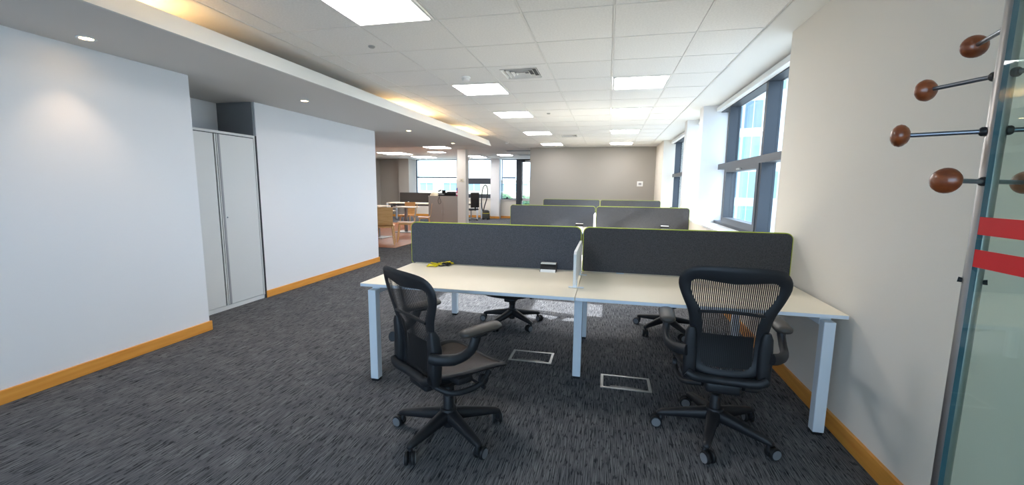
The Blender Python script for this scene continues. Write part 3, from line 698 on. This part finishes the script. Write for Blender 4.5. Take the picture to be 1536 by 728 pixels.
# ------------------------------------------------------------------ canteen and far furniture
def ply_chair(x, y, face, label, sc=1.0):
    t = thing('canteen_chair', label, 'chair', (x, y, 0), -R(face), 'bent plywood canteen chairs'); t.scale = (sc, sc, sc)
    rings = []
    prof = [(.20, .425), (.17, .44), (.05, .435), (-.10, .43), (-.17, .445), (-.20, .50), (-.215, .60), (-.235, .74), (-.25, .86)]
    pr = cat_rom([(0, a, b) for a, b in prof], 3)
    for i, p in enumerate(pr):
        n = len(pr)-1; w = .205 if i < n*.5 else (.19 if i < n*.85 else .20)
        q = pr[min(i+1, n)]-pr[max(i-1, 0)]; nv = Vector((0, -q.z, q.y)).normalized()*.006
        rings.append([tuple(p+nv+Vector((-w, 0, 0))), tuple(p+nv+Vector((w, 0, 0))), tuple(p-nv+Vector((w, 0, 0))), tuple(p-nv+Vector((-w, 0, 0)))])
    MB().loft(rings).build('seat_shell', 'ply', t, 50)
    MB().bbox(-.18, .18, -.15, .15, .39, .425, .005).build('seat_rail', 'ply', t)
    for sx in (-1, 1):
        for sy in (-1, 1): MB().tube([(sx*.165, sy*.14, .42), (sx*.21, sy*.20, 0)], [.02, .013], 8).build('leg', 'ply', t, 50)
def ped_table(x, y, w, z, label):
    t = thing('canteen_table', label, 'table', (x, y, .006), 0, 'pedestal canteen tables')
    MB().bbox(-w/2, w/2, -w/2, w/2, z-.025, z, .004).build('table_top', 'desk_white', t)
    MB().bbox(-.04, .04, -.04, .04, .02, z-.025, .006).build('pedestal', 'alu', t); MB().bbox(-.27, .27, -.27, .27, 0, .02, .006).build('base_plate', 'alu', t)
ply_chair(-5.28, 9.28, -24, 'plywood canteen chair with its back turned at the end of the white wall', 1.06)
ply_chair(-5.02, 9.88, -115, 'plywood canteen chair seen side-on before the pedestal table', 1.14)
ply_chair(-6.72, 13.3, 180, 'plywood canteen chair behind the pedestal table')
ply_chair(-5.72, 12.5, -113, 'plywood canteen chair in front of the grey storage cabinet')
ped_table(-6.05, 11.9, .6, .78, 'square white pedestal table between the plywood chairs')
ped_table(-6.1, 10.35, .7, .74, 'square white pedestal table next to the chair with its back turned')
def white_desk(x, y, w, d, label):
    t = thing('far_desk', label, 'desk', (x, y, 0), 0, 'white framed desks at the far end')
    MB().bbox(-w/2, w/2, -d/2, d/2, .70, .73, .004).build('desktop', 'desk_white', t)
    for sx in (-1, 1):
        for sy in (-1, 1): MB().bbox(sx*(w/2-.03)-.03, sx*(w/2-.03)+.03, sy*(d/2-.03)-.03, sy*(d/2-.03)+.03, 0, .70, .004).build('leg', 'metal_white', t)
    MB().box(-w/2+.06, w/2-.06, -.02, .02, .6, .66).build('rail', 'alu_dark', t)
white_desk(-7.65, 16.2, 2.5, .8, 'white framed desk under the wide far window')
white_desk(-8.2, 13.2, 1.4, .8, 'white framed desk beside the beige wall past the canteen')
white_desk(-6.15, 17.7, 1.4, .7, 'white framed desk behind the square column')
t = thing('far_desk_screen', 'dark brown desk screen in front of the wide far window', 'screen', (-7.65, 16.5, .731))
MB().bbox(-1.0, 1.0, -.015, .015, 0, .41, .012, 3).build('panel', 'brown_screen', t)
for x in (-.6, .6): MB().bbox(x-.03, x+.03, -.03, .03, 0, .03, .004).build('foot', 'metal_white', t)

t = thing('storage_cabinet', 'low grey storage cabinet standing against the square column', 'cabinet', (-5.48, 13.5, 0))
MB().box(-.53, .53, 0, .45, .04, 1.07).box(-.52, .52, .01, .45, 0, .04).build('body', 'far_cab', t)
MB().bbox(-.535, .535, -.01, .455, 1.07, 1.09, .003).build('top', 'far_cab', t)
for a, b in ((-.525, -.003), (.003, .525)):
    dd = MB().box(a, b, -.012, 0, .045, 1.065).build('door', 'far_cab', t); MB().bbox((b-.04) if b < .1 else (a+.03), (b-.03) if b < .1 else (a+.04), -.02, -.012, .5, .62, .002).build('handle', 'alu', dd)
t = thing('bowl', 'upturned cream bowl on the grey storage cabinet', 'bowl', (-5.86, 13.68, 1.09))
MB().lathe([(.155, 0), (.15, .03), (.125, .075), (.08, .11), (.05, .118), (0, .12)], 24).build('shell', 'cream_plastic', t, 50); MB().lathe([(.158, 0), (.16, .006), (.154, .012)], 24).build('rim', 'cream_plastic', t, 50)
t = thing('telephone', 'black desk telephone with a dangling cord on the storage cabinet', 'telephone', (-5.55, 13.62, 1.09))
MB().prism([(-.10, 0), (.10, 0), (.10, .11), (-.10, .045)], lambda a, z: (-.11, a, z), lambda a, z: (.11, a, z)).build('base', 'black_plastic', t)
MB().tube([(-.09, -.08, .16), (-.09, 0, .185), (-.09, .08, .19)], [.03, .02, .03], 10).build('handset', 'black_plastic', t, 50)
MB().bbox(-.02, .10, .02, .07, .09, .2, .006).build('display', 'black_plastic', t)
MB().tube(cat_rom([(-.03, -.10, .02), (-.05, -.145, -.02), (-.10, -.15, -.16), (-.06, -.15, -.27), (.01, -.15, -.21), (-.03, -.15, -.08), (-.05, -.15, -.02)], 6), .006, 6).build('cord', 'black_plastic', t, 60)
t = thing('black_box', 'black equipment box between the telephone and the magenta bottle', 'box', (-5.22, 13.68, 1.09))
MB().bbox(-.21, .17, -.12, .12, 0, .12, .01).build('body', 'black_plastic', t); MB().bbox(-.15, .12, -.08, .1, .12, .15, .008).build('lid', 'black_plastic', t)
t = thing('bottle', 'small magenta bottle at the column end of the storage cabinet', 'bottle', (-5.01, 13.62, 1.09))
MB().lathe([(0, 0), (.035, 0), (.037, .01), (.037, .12), (.02, .16), (.014, .17), (.014, .19), (0, .19)], 16).build('body', 'magenta', t, 40); MB().lathe([(0, .19), (.022, .19), (.026, .25), (.015, .28), (0, .28)], 14).build('cap', 'purple', t, 40)
MB().lathe([(.0378, .05), (.0382, .05), (.0382, .10), (.0378, .10)], 16).build('sticker', 'white_plastic', t)

t = thing('vacuum_cleaner', 'dark tub vacuum cleaner with its hose looped upright by the far window', 'vacuum', (-5.12, 17.5, 0))
MB().lathe([(0, .05), (.15, .05), (.165, .09), (.165, .26), (.15, .30), (0, .30)], 20).build('tub', 'vac_grey', t, 40)
MB().lathe([(0, .30), (.155, .30), (.15, .36), (.10, .41), (0, .42)], 20).build('lid', 'black_plastic', t, 40); MB().lathe([(.1665, .27), (.168, .28), (.1665, .29)], 20).build('band', 'yellow', t)
for a in range(4): MB().lathe([(0, -.015), (.045, -.015), (.045, .015), (0, .015)], 14, (.14*math.cos(a*1.57+.8), .14*math.sin(a*1.57+.8), .045), (0, 1, 0)).build('wheel', 'rubber', t, 40)
MB().tube(cat_rom([(-.10, -.1, .36), (-.16, -.12, .55), (-.17, -.1, .9), (-.14, -.05, 1.3), (-.05, -.02, 1.48), (.04, 0, 1.42), (.07, 0, 1.2), (.03, .0, .9), (-.06, 0, .6), (-.12, .03, .40)], 5), .022, 8).build('hose', 'black_plastic', t, 60)

t = thing('task_chair', 'black high-backed task chair beside the square column at the far end', 'chair', (-5.6, 16.9, 0), R(60))
MB().bbox(-.24, .24, -.23, .25, .43, .50, .03, 3).build('seat', 'black_plastic', t, 50); MB().bbox(-.23, .23, -.27, -.22, .55, 1.17, .02, 3).build('backrest', 'brown_screen', t, 50)
MB().bbox(-.03, .03, -.28, -.24, .42, .75, .01).build('back_bar', 'black_plastic', t)
for s in (-1, 1): MB().tube([(s*.25, -.1, .45), (s*.29, -.1, .66), (s*.29, .15, .68)], .015, 8).build('arm', 'black_plastic', t, 50)
MB().lathe([(0, .08), (.028, .08), (.028, .43), (0, .43)], 14).build('gas_lift', 'alu', t, 40)
for j in range(5):
    a = j*R(72); MB().tube([(0, 0, .10), (.29*math.cos(a), .29*math.sin(a), .07)], [.026, .016], 8).build('base_leg', 'alu', t, 50)
    MB().lathe([(0, -.02), (.03, -.02), (.03, .02), (0, .02)], 12, (.29*math.cos(a), .29*math.sin(a), .03), (-math.sin(a), math.cos(a), 0)).build('caster', 'rubber', t, 40)
t = thing('tape_dispenser', 'small dark tape dispenser lying on the far window sill', 'dispenser', (-4.5, 18.57, .86))
MB().prism([(-.09, 0), (.09, 0), (.10, .10), (.07, .11), (.0, .04), (-.09, .035)], lambda a, z: (a, -.02, z), lambda a, z: (a, .02, z)).build('body', 'black_plastic', t)
MB().bbox(.14, .34, -.03, .03, 0, .035, .006).build('refill', 'black_plastic', t)

# ------------------------------------------------------------------ outside
GZ = -4.0
struct('ground', MB().box(-150, 150, -60, 160, GZ-.3, GZ), 'ext_ground', 'pale paved ground outside the building')
def block(name, label, loc, rz, w, h, dep, wall, cols, rows, pw, ph, z0, dz, glass_m, frame=True):
    t = thing(name, label, 'building', loc, rz)
    MB().box(-w/2, w/2, 0, dep, 0, h).build('wall', wall, t); MB().box(-w/2-.3, w/2+.3, -.3, dep+.3, h, h+.4).build('roof_edge', 'ext_white', t)
    pms = [MB().box(-pw/2, pw/2, -.03, .02, 0, ph).mesh('pane', gm_) for gm_ in glass_m]; fm = MB().box(-pw/2-.09, pw/2+.09, -.05, .0, -.09, 0).box(-pw/2-.09, pw/2+.09, -.05, 0, ph, ph+.09).box(-pw/2-.09, -pw/2, -.05, 0, 0, ph).box(pw/2, pw/2+.09, -.05, 0, 0, ph).box(-.03, .03, -.05, 0, 0, ph).mesh('window', 'ext_white')
    for i in range(cols):
        for j in range(rows):
            x = -w/2+(i+.5)*w/cols
            f = link('window', fm, t, (x, 0, z0+j*dz)); link('pane', random.choice(pms), f, (0, 0, 0))
    return t
block('glazed_building', 'white and teal glazed building across from the side windows', (15.5, 44, GZ), R(-20), 30, 18, 8, 'ext_white', 18, 5, 1.46, 2.5, 1.3, 3.3, ('ext_teal', 'ext_blue', 'ext_teal', 'ext_white'))
block('cream_building', 'cream building with white framed windows beyond the far windows', (-22, 62, GZ), R(12), 44, 6.4, 10, 'ext_cream', 12, 2, 2.0, 1.2, 1.0, 3.7, ('ext_teal', 'ext_blue'))
for (x, y, r_, s) in ((-14.5, 58, 1.5, 'round green tree outside behind the far glass door'), (-11.2, 58, 1.3, 'green bush outside between the glass door and the cream building')):
    t = thing('tree', s, 'tree', (x, y, GZ), 0)
    MB().tube([(0, 0, 0), (.1, 0, 2.0)], [.2, .12], 8).build('trunk', 'knob_wood', t, 50)
    bm = bmesh.new(); bmesh.ops.create_icosphere(bm, subdivisions=3, radius=r_)
    rnd = random.Random(3)
    for v in bm.verts: v.co *= .8+.35*rnd.random(); v.co.z += 2.0+r_*.7
    me = bpy.data.meshes.new('crown'); bm.to_mesh(me); bm.free(); me.materials.append(MATS['ext_green']); link('crown', me, t)
